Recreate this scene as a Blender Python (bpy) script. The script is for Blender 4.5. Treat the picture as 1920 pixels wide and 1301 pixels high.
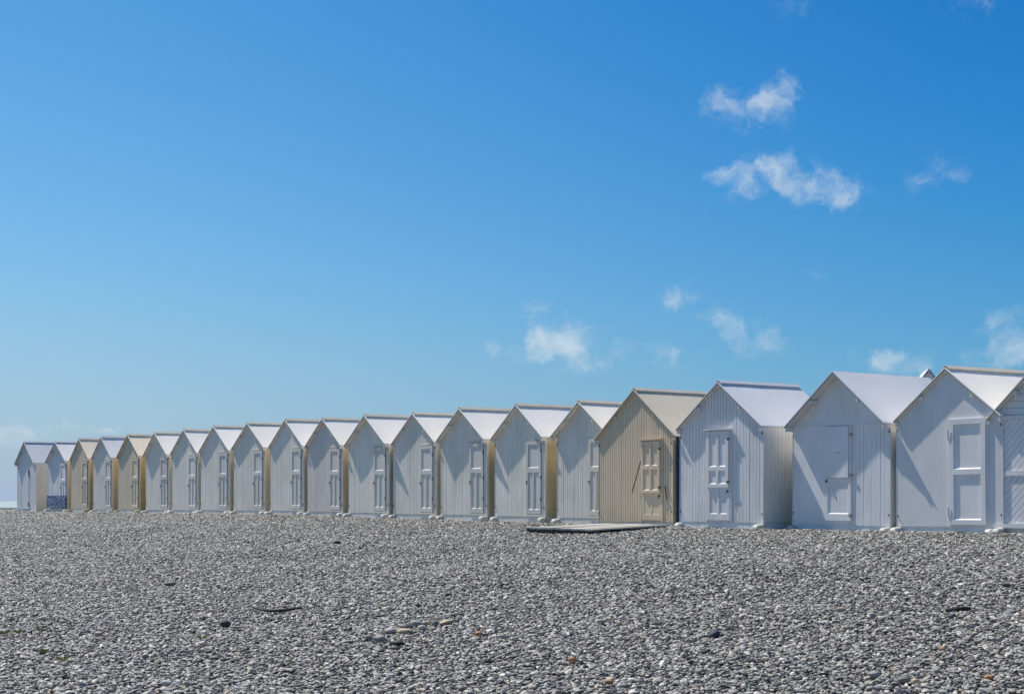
import bpy, math, random
import numpy as np
from mathutils import Vector, Matrix, noise

random.seed(7)
C = bpy.context.scene
R = math.radians
for o in list(bpy.data.objects):
    bpy.data.objects.remove(o)

# ------------------------------------------------------------------ camera
EYE = 1.6
F = 3200.0            # focal length in units of 1/1920 of the frame width
HOR = 939.0           # height of the sea horizon in the 1920 x 1301 photograph
cd = bpy.data.cameras.new('camera')
cam = bpy.data.objects.new('camera', cd)
C.collection.objects.link(cam)
cd.sensor_width = 36; cd.sensor_fit = 'HORIZONTAL'
cd.lens = 36 * F / 1920
cd.shift_y = (HOR - 650.5) / 1920
cd.clip_start = 0.1; cd.clip_end = 60000
cam.location = (0, 0, EYE); cam.rotation_euler = (R(90), 0, 0)
C.camera = cam
C.render.resolution_x = 1024; C.render.resolution_y = 693

# ------------------------------------------------------------------ light
CU = Vector((.5856, -.8106, 0))       # along the row of huts, to the near right
CV = Vector((.8106, .5856, 0))        # from the hut fronts to their backs
sv = (CU * -5.5 - CV * 1.2) + Vector((0, 0, 8.2))
sv.normalize()
SUN_EL = math.asin(sv.z)
SUN_AZ = math.atan2(sv.x, sv.y)       # clockwise from +Y
sl = bpy.data.lights.new('sun', 'SUN')
sun = bpy.data.objects.new('sun', sl); C.collection.objects.link(sun)
sl.energy = 5.0; sl.angle = R(0.53); sl.color = (1.0, .95, .86)
sun.rotation_euler = sv.to_track_quat('Z', 'Y').to_euler()
sun.location = (0, 0, 30)
C.view_settings.view_transform = 'Standard'; C.view_settings.look = 'None'
C.view_settings.exposure = 0.0; C.view_settings.gamma = 1
C.view_settings.use_curve_mapping = False

# world: Nishita sky with a few small clouds placed by compass direction and height
W = bpy.data.worlds.new('World'); C.world = W; W.use_nodes = True
nt = W.node_tree; nt.nodes.clear()
def N(t, typ, **kw):
    n = t.nodes.new(typ)
    for k, v in kw.items():
        if k == 'inp':
            for a, b in v.items(): n.inputs[a].default_value = b
        else: setattr(n, k, v)
    return n
def M2(t, op, a, b=None, c=None, clamp=False):
    n = t.nodes.new('ShaderNodeMath'); n.operation = op; n.use_clamp = clamp
    for i, v in enumerate((a, b, c)):
        if v is None: continue
        if isinstance(v, (int, float)): n.inputs[i].default_value = v
        else: t.links.new(v, n.inputs[i])
    return n.outputs[0]
def build_world():
    L = nt.links.new
    sky = N(nt, 'ShaderNodeTexSky', sky_type='NISHITA', sun_disc=False)
    sky.sun_elevation = SUN_EL; sky.sun_rotation = SUN_AZ
    sky.altitude = 0; sky.air_density = 1.0; sky.dust_density = 0.6; sky.ozone_density = 2.2
    hs = N(nt, 'ShaderNodeHueSaturation', inp={'Saturation': 1.22, 'Value': 1.0, 'Hue': .494})
    tc = N(nt, 'ShaderNodeTexCoord')
    sx = N(nt, 'ShaderNodeSeparateXYZ'); L(tc.outputs['Generated'], sx.inputs[0])
    az = M2(nt, 'ARCTAN2', sx.outputs[0], sx.outputs[1])
    el = M2(nt, 'ARCSINE', sx.outputs[2])
    # colour balance of the clear air: deeper blue high up, pale blue instead of yellow at the horizon
    bal = N(nt, 'ShaderNodeMix', data_type='RGBA', blend_type='MULTIPLY'); bal.inputs[0].default_value = 1
    L(sky.outputs[0], bal.inputs[6]); bal.inputs[7].default_value = (.79, 1.07, 1.29, 1)
    hz = M2(nt, 'EXPONENT', M2(nt, 'MULTIPLY', M2(nt, 'MAXIMUM', el, 0.0), -9.5))
    hm = N(nt, 'ShaderNodeMix', data_type='RGBA'); L(M2(nt, 'MULTIPLY', hz, .96), hm.inputs[0]); L(bal.outputs[2], hm.inputs[6]); hm.inputs[7].default_value = (5.15, 6.1, 7.9, 1)
    # the side of the sky turned away from the sun is a deeper blue
    tz = N(nt, 'ShaderNodeMapRange', interpolation_type='SMOOTHSTEP', inp={'From Min': -.42, 'From Max': .42}); L(az, tz.inputs['Value'])
    away = M2(nt, 'MULTIPLY', tz.outputs[0], M2(nt, 'MULTIPLY_ADD', hz, -.62, 1.0))
    dk = N(nt, 'ShaderNodeMix', data_type='RGBA', blend_type='MULTIPLY'); L(away, dk.inputs[0]); L(hs.outputs[0], dk.inputs[6]); dk.inputs[7].default_value = (.17, .655, .92, 1)
    L(hm.outputs[2], hs.inputs['Color'])
    cv = N(nt, 'ShaderNodeCombineXYZ'); L(az, cv.inputs[0]); L(el, cv.inputs[1])
    # warp
    n1 = N(nt, 'ShaderNodeTexNoise', inp={'Scale': 55, 'Detail': 6, 'Roughness': .6})
    L(cv.outputs[0], n1.inputs['Vector'])
    w = N(nt, 'ShaderNodeVectorMath', operation='SUBTRACT'); L(n1.outputs['Color'], w.inputs[0]); w.inputs[1].default_value = (.5, .5, .5)
    w2 = N(nt, 'ShaderNodeVectorMath', operation='MULTIPLY'); L(w.outputs[0], w2.inputs[0]); w2.inputs[1].default_value = (.03, .022, 0)
    w3 = N(nt, 'ShaderNodeVectorMath', operation='ADD'); L(cv.outputs[0], w3.inputs[0]); L(w2.outputs[0], w3.inputs[1])
    # (x, y, half width, half height, strength) measured against the photograph, turned into angles
    cl = [(1345,190,26,24,.30),(1395,207,50,20,.45),(1455,178,38,30,.62),(1355,320,34,16,.32),(1440,312,50,22,.55),(1390,352,40,22,.45),(1490,345,38,18,.34),(1552,354,46,26,.66),
          (1752,320,36,28,.48),(1283,558,40,20,.5),(1405,632,50,28,.45),(1345,610,40,18,.30),(1062,632,30,20,.7),(1075,655,55,26,.62),(1005,655,36,18,.42),(1015,586,26,16,.55),(935,657,22,14,.14),
          (1672,676,42,22,.75),(1893,645,44,30,.95),(1236,676,56,20,.34),(1535,518,30,12,.34),(1830,16,60,22,.22),(1490,10,50,30,.17),(40,818,70,22,.42),(120,800,90,10,.25),(260,806,170,8,.14),(5,845,60,20,.25),
          (935,655,24,14,.34)]
    tot = None
    for (x, y, hw, hh, s) in cl:
        d = Vector(((x-960)/F, 1, (HOR-y)/F)).normalized()
        a0, e0 = math.atan2(d.x, d.y), math.asin(d.z)
        sb = N(nt, 'ShaderNodeVectorMath', operation='SUBTRACT'); L(w3.outputs[0], sb.inputs[0]); sb.inputs[1].default_value = (a0, e0, 0)
        ml = N(nt, 'ShaderNodeVectorMath', operation='MULTIPLY'); L(sb.outputs[0], ml.inputs[0]); ml.inputs[1].default_value = (F/hw*.72, F/hh*.72, 0)
        ln = N(nt, 'ShaderNodeVectorMath', operation='DOT_PRODUCT'); L(ml.outputs[0], ln.inputs[0]); L(ml.outputs[0], ln.inputs[1])
        e = M2(nt, 'MULTIPLY', ln.outputs['Value'], -1.0)
        e = M2(nt, 'EXPONENT', e)
        e = M2(nt, 'MULTIPLY', e, s)
        tot = e if tot is None else M2(nt, 'ADD', tot, e)
    n2 = N(nt, 'ShaderNodeTexNoise', inp={'Scale': 60, 'Detail': 8, 'Roughness': .56})
    L(w3.outputs[0], n2.inputs['Vector'])
    edge = M2(nt, 'MINIMUM', M2(nt, 'MULTIPLY', tot, 3.5), 1.0)
    wisp = M2(nt, 'MULTIPLY', M2(nt, 'SUBTRACT', n2.outputs['Fac'], .5), M2(nt, 'MULTIPLY', edge, 2.7))
    val = M2(nt, 'ADD', M2(nt, 'MULTIPLY', tot, 1.0), M2(nt, 'SUBTRACT', wisp, .09))
    sm = N(nt, 'ShaderNodeMapRange', interpolation_type='SMOOTHSTEP', inp={'From Min': 0.0, 'From Max': 1.45}); L(val, sm.inputs['Value'])
    msk = M2(nt, 'MULTIPLY', sm.outputs[0], .76)
    mix = N(nt, 'ShaderNodeMix', data_type='RGBA')
    L(msk, mix.inputs[0]); L(dk.outputs[2], mix.inputs[6]); mix.inputs[7].default_value = (7.6, 8.6, 9.4, 1)
    bg = N(nt, 'ShaderNodeBackground', inp={'Strength': .085})
    L(mix.outputs[2], bg.inputs[0])
    out = N(nt, 'ShaderNodeOutputWorld'); L(bg.outputs[0], out.inputs[0])
build_world()

# ------------------------------------------------------------------ helpers
def tag(o, label=None, cat=None, group=None, kind=None):
    if label: o['label'] = label
    if cat: o['category'] = cat
    if group: o['group'] = group
    if kind: o['kind'] = kind
    return o
def empty(name, loc, rz=0):
    o = bpy.data.objects.new(name, None); C.collection.objects.link(o)
    o.empty_display_size = .3
    o.location = loc; o.rotation_euler = (0, 0, rz); return o
class MB:
    def __init__(s): s.v = []; s.f = []
    def add(s, vs, fs):
        n = len(s.v); s.v += [tuple(v) for v in vs]; s.f += [tuple(i+n for i in f) for f in fs]
    def box(s, x0, x1, y0, y1, z0, z1):
        s.add([(x0,y0,z0),(x1,y0,z0),(x1,y1,z0),(x0,y1,z0),(x0,y0,z1),(x1,y0,z1),(x1,y1,z1),(x0,y1,z1)],
              [(0,3,2,1),(4,5,6,7),(0,1,5,4),(1,2,6,5),(2,3,7,6),(3,0,4,7)])
    def prism(s, poly, y0, y1):        # poly of (x, z), anticlockwise seen from the front (-y)
        n = len(poly)
        s.add([(x,y0,z) for x,z in poly]+[(x,y1,z) for x,z in poly],
              [tuple(range(n)), tuple(range(2*n-1,n-1,-1))]+[(i,i+n,(i+1)%n+n,(i+1)%n) for i in range(n)])
    def bar(s, a, b, r, n=8, r2=None):
        a, b = Vector(a), Vector(b); d = (b-a).normalized()
        t = d.orthogonal().normalized(); q = d.cross(t); r2 = r if r2 is None else r2
        vs = [a+(t*math.cos(k*2*math.pi/n)+q*math.sin(k*2*math.pi/n))*r for k in range(n)]
        vs += [b+(t*math.cos(k*2*math.pi/n)+q*math.sin(k*2*math.pi/n))*r2 for k in range(n)]
        s.add(vs, [(k,(k+1)%n,(k+1)%n+n,k+n) for k in range(n)]+[tuple(range(n-1,-1,-1)),tuple(range(n,2*n))])
    def build(s, name, mat, parent=None, smooth=False, bevel=0):
        me = bpy.data.meshes.new(name); me.from_pydata(s.v, [], s.f); me.update()
        if smooth:
            for p in me.polygons: p.use_smooth = True
        me.materials.append(mat)
        o = bpy.data.objects.new(name, me); C.collection.objects.link(o)
        if parent: o.parent = parent
        if bevel:
            b = o.modifiers.new('bevel', 'BEVEL'); b.width = bevel; b.segments = 2
        return o

# ------------------------------------------------------------------ materials
def newmat(name):
    m = bpy.data.materials.new(name); m.use_nodes = True
    t = m.node_tree; t.nodes.clear()
    b = N(t, 'ShaderNodeBsdfPrincipled'); o = N(t, 'ShaderNodeOutputMaterial')
    t.links.new(b.outputs[0], o.inputs[0]); return m, t, b
def paint(name, col, wood=(.30,.26,.20), peel=.5, dirt=.35, rough=.55, bump=.25, streak=1.0):
    m, t, b = newmat(name); L = t.links.new
    tc = N(t, 'ShaderNodeTexCoord'); oi = N(t, 'ShaderNodeObjectInfo')
    off = N(t, 'ShaderNodeVectorMath', operation='SCALE'); off.inputs[0].default_value = (37, 53, 71); L(oi.outputs['Random'], off.inputs['Scale'])
    ad = N(t, 'ShaderNodeVectorMath', operation='ADD'); L(tc.outputs['Object'], ad.inputs[0]); L(off.outputs[0], ad.inputs[1])
    def mapped(sc):
        v = N(t, 'ShaderNodeVectorMath', operation='MULTIPLY'); L(ad.outputs[0], v.inputs[0]); v.inputs[1].default_value = sc; return v.outputs[0]
    # broad tone changes, vertical streaks
    n1 = N(t, 'ShaderNodeTexNoise', inp={'Scale': 1.0, 'Detail': 5, 'Roughness': .6}); L(mapped((2.2,2.2,1.1)), n1.inputs['Vector'])
    n2 = N(t, 'ShaderNodeTexNoise', inp={'Scale': 1.0, 'Detail': 4, 'Roughness': .6}); L(mapped((26,26,1.3)), n2.inputs['Vector'])
    n3 = N(t, 'ShaderNodeTexNoise', inp={'Scale': 1.0, 'Detail': 6, 'Roughness': .7}); L(mapped((34,34,7)), n3.inputs['Vector'])
    n4 = N(t, 'ShaderNodeTexNoise', inp={'Scale': 1.0, 'Detail': 3, 'Roughness': .6}); L(mapped((90,90,60)), n4.inputs['Vector'])
    a = M2(t, 'MULTIPLY_ADD', n1.outputs['Fac'], dirt, 1-dirt*.55)
    s = M2(t, 'MULTIPLY_ADD', n2.outputs['Fac'], dirt*.8*streak, 1-dirt*.4*streak)
    k = M2(t, 'MULTIPLY', a, s)
    k = M2(t, 'MULTIPLY', k, M2(t, 'MULTIPLY_ADD', oi.outputs['Random'], .10, .94))
    cm = N(t, 'ShaderNodeMix', data_type='RGBA', blend_type='MULTIPLY'); cm.inputs[0].default_value = 1
    cm.inputs[6].default_value = (*col, 1)
    cc = N(t, 'ShaderNodeCombineXYZ'); L(k, cc.inputs[0]); L(k, cc.inputs[1])
    kb = M2(t, 'MULTIPLY', k, M2(t, 'MULTIPLY_ADD', n1.outputs['Fac'], .10, .95)); L(kb, cc.inputs[2])
    L(cc.outputs[0], cm.inputs[7])
    # peeled spots
    rp = N(t, 'ShaderNodeMapRange', inp={'From Min': .735-.06*peel, 'From Max': .765-.06*peel}); L(n3.outputs['Fac'], rp.inputs['Value'])
    pk = M2(t, 'MULTIPLY', rp.outputs[0], min(1, peel))
    pm = N(t, 'ShaderNodeMix', data_type='RGBA'); L(pk, pm.inputs[0]); L(cm.outputs[2], pm.inputs[6]); pm.inputs[7].default_value = (*wood, 1)
    L(pm.outputs[2], b.inputs['Base Color'])
    b.inputs['Roughness'].default_value = rough
    b.inputs['Specular IOR Level'].default_value = .35
    hsum = M2(t, 'ADD', M2(t, 'MULTIPLY', n3.outputs['Fac'], .6), M2(t, 'MULTIPLY', n4.outputs['Fac'], .3))
    hsum = M2(t, 'SUBTRACT', hsum, M2(t, 'MULTIPLY', pk, .6))
    bp = N(t, 'ShaderNodeBump', inp={'Strength': bump, 'Distance': .006}); L(hsum, bp.inputs['Height']); L(bp.outputs[0], b.inputs['Normal'])
    return m
def plain(name, col, rough=.6, metal=0, var=.25, scale=8, bump=0):
    m, t, b = newmat(name); L = t.links.new
    tc = N(t, 'ShaderNodeTexCoord')
    n = N(t, 'ShaderNodeTexNoise', inp={'Scale': scale, 'Detail': 5, 'Roughness': .6}); L(tc.outputs['Object'], n.inputs['Vector'])
    v = N(t, 'ShaderNodeHueSaturation', inp={'Color': (*col, 1)}); L(M2(t, 'MULTIPLY_ADD', n.outputs['Fac'], 2*var, 1-var), v.inputs['Value'])
    L(v.outputs[0], b.inputs['Base Color']); b.inputs['Roughness'].default_value = rough; b.inputs['Metallic'].default_value = metal
    if bump:
        bp = N(t, 'ShaderNodeBump', inp={'Strength': bump, 'Distance': .02}); L(n.outputs['Fac'], bp.inputs['Height']); L(bp.outputs[0], b.inputs['Normal'])
    return m
MT = {
 'white':  paint('weathered_white_paint', (.90,.82,.71), peel=1.2, dirt=.40),
 'lilac':  paint('bluish_white_paint', (.84,.80,.78), peel=.8, dirt=.36),
 'smooth': paint('smooth_bluish_white_paint', (.85,.81,.79), peel=.7, dirt=.38, bump=.3, streak=.4),
 'cream':  paint('weathered_cream_paint', (.80,.66,.48), peel=1.0, dirt=.35, wood=(.22,.17,.11)),
 'beige':  paint('beige_paint', (.72,.57,.405), peel=.55, dirt=.28, wood=(.22,.18,.12)),
 'rose':   paint('pinkish_white_paint', (.80,.71,.63), peel=.5, dirt=.28),
 'side':   paint('cream_side_paint', (.74,.62,.40), peel=.4, dirt=.25),
 'sidegrey': paint('grey_white_side_paint', (.86,.83,.76), peel=.6, dirt=.35),
 'sideyellow': paint('yellow_side_paint', (.66,.50,.22), peel=.5, dirt=.3),
 'roof':   paint('white_roofing', (.92,.865,.775), wood=(.45,.42,.38), peel=.35, dirt=.16, rough=.7, streak=.5),
 'roofblue': paint('bluish_white_roofing', (.78,.77,.77), wood=(.45,.45,.47), peel=.25, dirt=.16, rough=.65, streak=.5),
 'roofcream': paint('cream_roofing', (.84,.72,.54), wood=(.40,.34,.25), peel=.4, dirt=.16, rough=.7, streak=.5),
 'roofbeige': paint('beige_roofing', (.68,.595,.45), wood=(.33,.29,.22), peel=.6, dirt=.22, rough=.75, streak=.6),
 'roofgrey': paint('grey_roofing', (.62,.62,.64), wood=(.4,.4,.4), peel=.2, dirt=.16, rough=.7, streak=.5),
 'cap':    paint('ridge_board_paint', (.66,.60,.48), peel=.6, dirt=.3),
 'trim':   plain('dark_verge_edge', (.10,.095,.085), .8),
 'iron':   plain('rusty_iron', (.05,.035,.028), .7, .3),
 'brass':  plain('worn_latch_metal', (.35,.30,.22), .4, .7),
 'skid':   paint('painted_concrete', (.66,.64,.57), wood=(.35,.33,.28), peel=.5, dirt=.4, rough=.85),
 'skidyellow': paint('ochre_painted_skid', (.50,.42,.24), peel=.6, dirt=.4, rough=.85),
 'navy':   plain('deep_blue_paint', (.018,.075,.17), .5, var=.3),
 'board':  paint('bleached_wood', (.53,.50,.44), peel=1.0, dirt=.45, rough=.85, wood=(.25,.21,.16)),
 'door':   paint('door_paint', (.79,.72,.64), peel=.8, dirt=.34),
 'dark':   plain('dark_interior', (.03,.03,.032), .9),
}
def mat_tiles():
    m, t, b = newmat('blue_and_white_pattern'); L = t.links.new
    tc = N(t, 'ShaderNodeTexCoord')
    sc = N(t, 'ShaderNodeVectorMath', operation='MULTIPLY'); L(tc.outputs['Object'], sc.inputs[0]); sc.inputs[1].default_value = (6.5,0,6.5)
    v = N(t, 'ShaderNodeTexVoronoi', feature='DISTANCE_TO_EDGE', inp={'Scale': 1.0, 'Randomness': .55}); L(sc.outputs[0], v.inputs['Vector'])
    v2 = N(t, 'ShaderNodeTexVoronoi', feature='F1', inp={'Scale': 1.7, 'Randomness': .4}); L(sc.outputs[0], v2.inputs['Vector'])
    a = M2(t, 'LESS_THAN', v2.outputs['Distance'], .27); c = M2(t, 'LESS_THAN', v.outputs['Distance'], .045)
    k = M2(t, 'MAXIMUM', a, M2(t, 'MULTIPLY', c, .5))
    mx = N(t, 'ShaderNodeMix', data_type='RGBA'); L(k, mx.inputs[0]); mx.inputs[6].default_value = (.03,.075,.16,1); mx.inputs[7].default_value = (.55,.62,.7,1)
    L(mx.outputs[2], b.inputs['Base Color']); b.inputs['Roughness'].default_value = .6
    return m
MT['tiles'] = mat_tiles()

# ------------------------------------------------------------------ terrain
P0 = 24.93                      # distance from the camera of the line of roof edges, measured square to the row
def ray_row(x, p=P0):           # where the sight line through column x meets the vertical plane at distance p
    q = (x - 960) / F
    z = p / (CV.x*q + CV.y)
    return Vector((q*z, z, 0))
def sp(P): return P.x*CU.x + P.y*CU.y, P.x*CV.x + P.y*CV.y
_bx = [(-40,956),(30,957.5),(150,958),(300,960),(430,962),(560,964),(650,967),(740,970),(830,973),(930,976),(1040,979),(1130,981),(1280,986),(1480,990),(1680,994),(1900,998),(2100,1002)]
_S, _H = [], []
for x, y in _bx:
    P = ray_row(x); _S.append(sp(P)[0]); _H.append((y-HOR)*P.y/F)
def h0(s): return float(np.interp(s, _S, _H))
def ground(x, y):
    s = x*CU.x + y*CU.y; p = x*CV.x + y*CV.y
    d = P0 - .35 - p
    if d > 0:
        h = h0(s) + (.066*d if d < 16.5 else .066*16.5 + .012*min(d-16.5, 12))
        h += .055
        k = min(1, d/6)
        h += k*(.10*noise.noise((x*.13, y*.13, 3.1)) + .05*noise.noise((x*.4, y*.4, 8.1)))
    else:
        e = max(0, -d-5.5)
        h = .055 + h0(s) + min(e*.12, 4.8)
    return EYE - h
def at(x, y):                   # point of the ground seen at (x, y) of the photograph
    d = Vector(((x-960)/F, 1, (HOR-y)/F)); lo, hi = 5.0, 90.0
    for k in range(60):
        m = (lo+hi)/2
        if EYE + d.z*m > ground(d.x*m, m): lo = m
        else: hi = m
    return Vector((d.x*lo, lo, ground(d.x*lo, lo)))

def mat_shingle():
    m, t, b = newmat('gap_shade_shingle'); L = t.links.new
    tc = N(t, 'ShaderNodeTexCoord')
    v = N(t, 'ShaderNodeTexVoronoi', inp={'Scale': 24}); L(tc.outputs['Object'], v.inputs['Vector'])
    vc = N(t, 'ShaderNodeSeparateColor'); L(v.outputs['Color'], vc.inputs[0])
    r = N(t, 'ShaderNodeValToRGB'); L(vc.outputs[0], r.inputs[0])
    r.color_ramp.elements[0].color = (.03,.03,.028,1); r.color_ramp.elements[1].color = (.15,.145,.135,1)  # colour darkened to paint in the shade between the pebbles
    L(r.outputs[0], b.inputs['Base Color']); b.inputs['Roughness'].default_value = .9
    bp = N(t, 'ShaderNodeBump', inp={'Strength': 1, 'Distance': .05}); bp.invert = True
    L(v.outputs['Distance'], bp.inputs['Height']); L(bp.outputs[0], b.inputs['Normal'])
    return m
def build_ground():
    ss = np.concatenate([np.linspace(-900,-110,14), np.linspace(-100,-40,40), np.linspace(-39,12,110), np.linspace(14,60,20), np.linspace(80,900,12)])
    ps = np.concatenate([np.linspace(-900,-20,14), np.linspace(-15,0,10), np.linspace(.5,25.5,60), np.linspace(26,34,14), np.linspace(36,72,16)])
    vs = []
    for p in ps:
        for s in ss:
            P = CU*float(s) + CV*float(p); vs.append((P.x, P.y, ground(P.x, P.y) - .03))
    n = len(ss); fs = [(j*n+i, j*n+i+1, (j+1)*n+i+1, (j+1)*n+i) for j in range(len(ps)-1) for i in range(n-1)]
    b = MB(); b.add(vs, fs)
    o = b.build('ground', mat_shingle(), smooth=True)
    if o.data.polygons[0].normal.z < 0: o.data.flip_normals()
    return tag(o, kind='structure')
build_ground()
def build_sea():
    m, t, b = newmat('sea_water'); L = t.links.new
    tc = N(t, 'ShaderNodeTexCoord')
    n = N(t, 'ShaderNodeTexNoise', inp={'Scale': .02, 'Detail': 8, 'Roughness': .7}); L(tc.outputs['Object'], n.inputs['Vector'])
    r = N(t, 'ShaderNodeValToRGB'); L(n.outputs['Fac'], r.inputs[0]); e = r.color_ramp.elements
    e[0].position = .42; e[0].color = (.14,.24,.24,1); e[1].position = .62; e[1].color = (.58,.62,.58,1)
    L(r.outputs[0], b.inputs['Base Color']); b.inputs['Roughness'].default_value = .6
    n2 = N(t, 'ShaderNodeTexNoise', inp={'Scale': .4, 'Detail': 6}); L(tc.outputs['Object'], n2.inputs['Vector'])
    bp = N(t, 'ShaderNodeBump', inp={'Strength': .8, 'Distance': .6}); L(n2.outputs['Fac'], bp.inputs['Height']); L(bp.outputs[0], b.inputs['Normal'])
    k = MB(); k.add([(-30000,-30000,0),(30000,-30000,0),(30000,30000,0),(-30000,30000,0)], [(0,1,2,3)])
    o = k.build('sea', m); o.location = (0,0,EYE-4.2)
    tag(o, kind='structure')
build_sea()

# ------------------------------------------------------------------ pebbles (geometry nodes, one object)
def mat_pebble():
    m, t, b = newmat('pebble_stone'); L = t.links.new
    at_ = N(t, 'ShaderNodeAttribute', attribute_name='tone')
    r = N(t, 'ShaderNodeValToRGB'); L(at_.outputs['Fac'], r.inputs[0])
    cr = r.color_ramp; cr.interpolation = 'LINEAR'
    st = [(0,(.05,.05,.055)),(.10,(.12,.112,.100)),(.36,(.24,.22,.188)),(.6,(.335,.305,.262)),(.80,(.44,.40,.345)),(.95,(.58,.535,.465)),(.985,(.72,.67,.60)),(.988,(.40,.33,.26)),(.995,(.45,.31,.20)),(1,(.40,.26,.16))]
    cr.elements[0].position = 0; cr.elements[0].color = (*st[0][1],1)
    cr.elements[1].position = 1; cr.elements[1].color = (*st[-1][1],1)
    for p, c in st[1:-1]:
        e = cr.elements.new(p); e.color = (*c, 1)
    tc = N(t, 'ShaderNodeTexCoord')
    n = N(t, 'ShaderNodeTexNoise', inp={'Scale': 60, 'Detail': 4, 'Roughness': .7}); L(tc.outputs['Object'], n.inputs['Vector'])
    v = N(t, 'ShaderNodeHueSaturation'); L(r.outputs[0], v.inputs['Color']); L(M2(t, 'MULTIPLY_ADD', n.outputs['Fac'], .7, .65), v.inputs['Value'])
    L(v.outputs[0], b.inputs['Base Color']); b.inputs['Roughness'].default_value = .55
    b.inputs['Specular IOR Level'].default_value = .4
    return m
PEB = mat_pebble()
def pebbles():
    T = 1.0; NV = 14
    g = bpy.data.node_groups.new('pebble_scatter', 'GeometryNodeTree')
    g.interface.new_socket('Geometry', in_out='INPUT', socket_type='NodeSocketGeometry')
    g.interface.new_socket('Geometry', in_out='OUTPUT', socket_type='NodeSocketGeometry')
    L = g.links.new
    gi = g.nodes.new('NodeGroupInput'); go = g.nodes.new('NodeGroupOutput')
    shapes = g.nodes.new('GeometryNodeJoinGeometry')
    for k in range(6):
        ico = N(g, 'GeometryNodeMeshIcoSphere', inp={'Radius': .5, 'Subdivisions': 3})
        pos = N(g, 'GeometryNodeInputPosition')
        nz = N(g, 'ShaderNodeTexNoise', noise_dimensions='4D', inp={'Scale': 1.5, 'Detail': 1.0, 'W': k*3.7})
        L(pos.outputs[0], nz.inputs['Vector'])
        sb = N(g, 'ShaderNodeVectorMath', operation='SUBTRACT'); L(nz.outputs['Color'], sb.inputs[0]); sb.inputs[1].default_value = (.5,.5,.5)
        ml = N(g, 'ShaderNodeVectorMath', operation='SCALE', inp={'Scale': .62}); L(sb.outputs[0], ml.inputs[0])
        spn = g.nodes.new('GeometryNodeSetPosition'); L(ico.outputs[0], spn.inputs['Geometry']); L(ml.outputs[0], spn.inputs['Offset'])
        ss = g.nodes.new('GeometryNodeSetShadeSmooth'); L(spn.outputs[0], ss.inputs[0])
        gti = g.nodes.new('GeometryNodeGeometryToInstance'); L(ss.outputs[0], gti.inputs[0]); L(gti.outputs[0], shapes.inputs[0])
    tiles = g.nodes.new('GeometryNodeJoinGeometry')
    def rnd(kind, lo, hi, seed):
        n = g.nodes.new('FunctionNodeRandomValue'); n.data_type = kind
        i = {'FLOAT_VECTOR': (0,1), 'FLOAT': (2,3), 'INT': (4,5)}[kind]
        n.inputs[i[0]].default_value = lo; n.inputs[i[1]].default_value = hi; n.inputs['Seed'].default_value = seed
        return n.outputs[{'FLOAT_VECTOR': 0, 'FLOAT': 1, 'INT': 2}[kind]]
    for k in range(NV):
        gr = N(g, 'GeometryNodeMeshGrid', inp={'Size X': T*1.02, 'Size Y': T*1.02, 'Vertices X': 2, 'Vertices Y': 2})
        dp = g.nodes.new('GeometryNodeDistributePointsOnFaces'); dp.distribute_method = 'POISSON'
        dp.inputs['Distance Min'].default_value = .024; dp.inputs['Density Max'].default_value = 1500; dp.inputs['Seed'].default_value = k*11+3
        L(gr.outputs[0], dp.inputs[0])
        off = g.nodes.new('GeometryNodeSetPosition'); L(dp.outputs[0], off.inputs['Geometry']); L(rnd('FLOAT_VECTOR', (0,0,-.024), (0,0,.024), k*5+1), off.inputs['Offset'])
        iop = g.nodes.new('GeometryNodeInstanceOnPoints'); L(off.outputs[0], iop.inputs['Points']); L(shapes.outputs[0], iop.inputs['Instance'])
        iop.inputs['Pick Instance'].default_value = True; L(rnd('INT', 0, 5, k*5+2), iop.inputs['Instance Index'])
        L(rnd('FLOAT_VECTOR', (-.42,-.42,0), (.42,.42,6.283), k*5+3), iop.inputs['Rotation'])
        # size: skewed so that small stones dominate
        r0 = rnd('FLOAT', 0, 1, k*5+4); r0 = M2(g, 'POWER', r0, 3.2); size = M2(g, 'MULTIPLY_ADD', r0, .75, .62)
        sv_ = N(g, 'ShaderNodeVectorMath', operation='SCALE'); L(rnd('FLOAT_VECTOR', (.050,.034,.018), (.080,.053,.033), k*5+5), sv_.inputs[0]); L(size, sv_.inputs['Scale'])
        L(sv_.outputs[0], iop.inputs['Scale'])
        st = g.nodes.new('GeometryNodeStoreNamedAttribute'); st.data_type = 'FLOAT'; st.domain = 'INSTANCE'; st.inputs['Name'].default_value = 'tone'
        L(iop.outputs[0], st.inputs['Geometry']); L(rnd('FLOAT', 0, 1, k*5+6), st.inputs['Value'])
        rl = g.nodes.new('GeometryNodeRealizeInstances'); L(st.outputs[0], rl.inputs[0])
        sm = g.nodes.new('GeometryNodeSetMaterial'); sm.inputs['Material'].default_value = PEB; L(rl.outputs[0], sm.inputs['Geometry'])
        gti = g.nodes.new('GeometryNodeGeometryToInstance'); L(sm.outputs[0], gti.inputs[0]); L(gti.outputs[0], tiles.inputs[0])
    iop = g.nodes.new('GeometryNodeInstanceOnPoints'); L(gi.outputs[0], iop.inputs['Points']); L(tiles.outputs[0], iop.inputs['Instance'])
    iop.inputs['Pick Instance'].default_value = True
    ia = g.nodes.new('GeometryNodeInputNamedAttribute'); ia.data_type = 'INT'; ia.inputs['Name'].default_value = 'variant'; L(ia.outputs[0], iop.inputs['Instance Index'])
    ra = g.nodes.new('GeometryNodeInputNamedAttribute'); ra.data_type = 'FLOAT_VECTOR'; ra.inputs['Name'].default_value = 'turn'; L(ra.outputs[0], iop.inputs['Rotation'])
    L(iop.outputs[0], go.inputs[0])
    # tile centres: everything between the camera and the huts that the photograph could see, and a margin
    vs, rot, var = [], [], []
    rg = random.Random(5)
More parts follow.
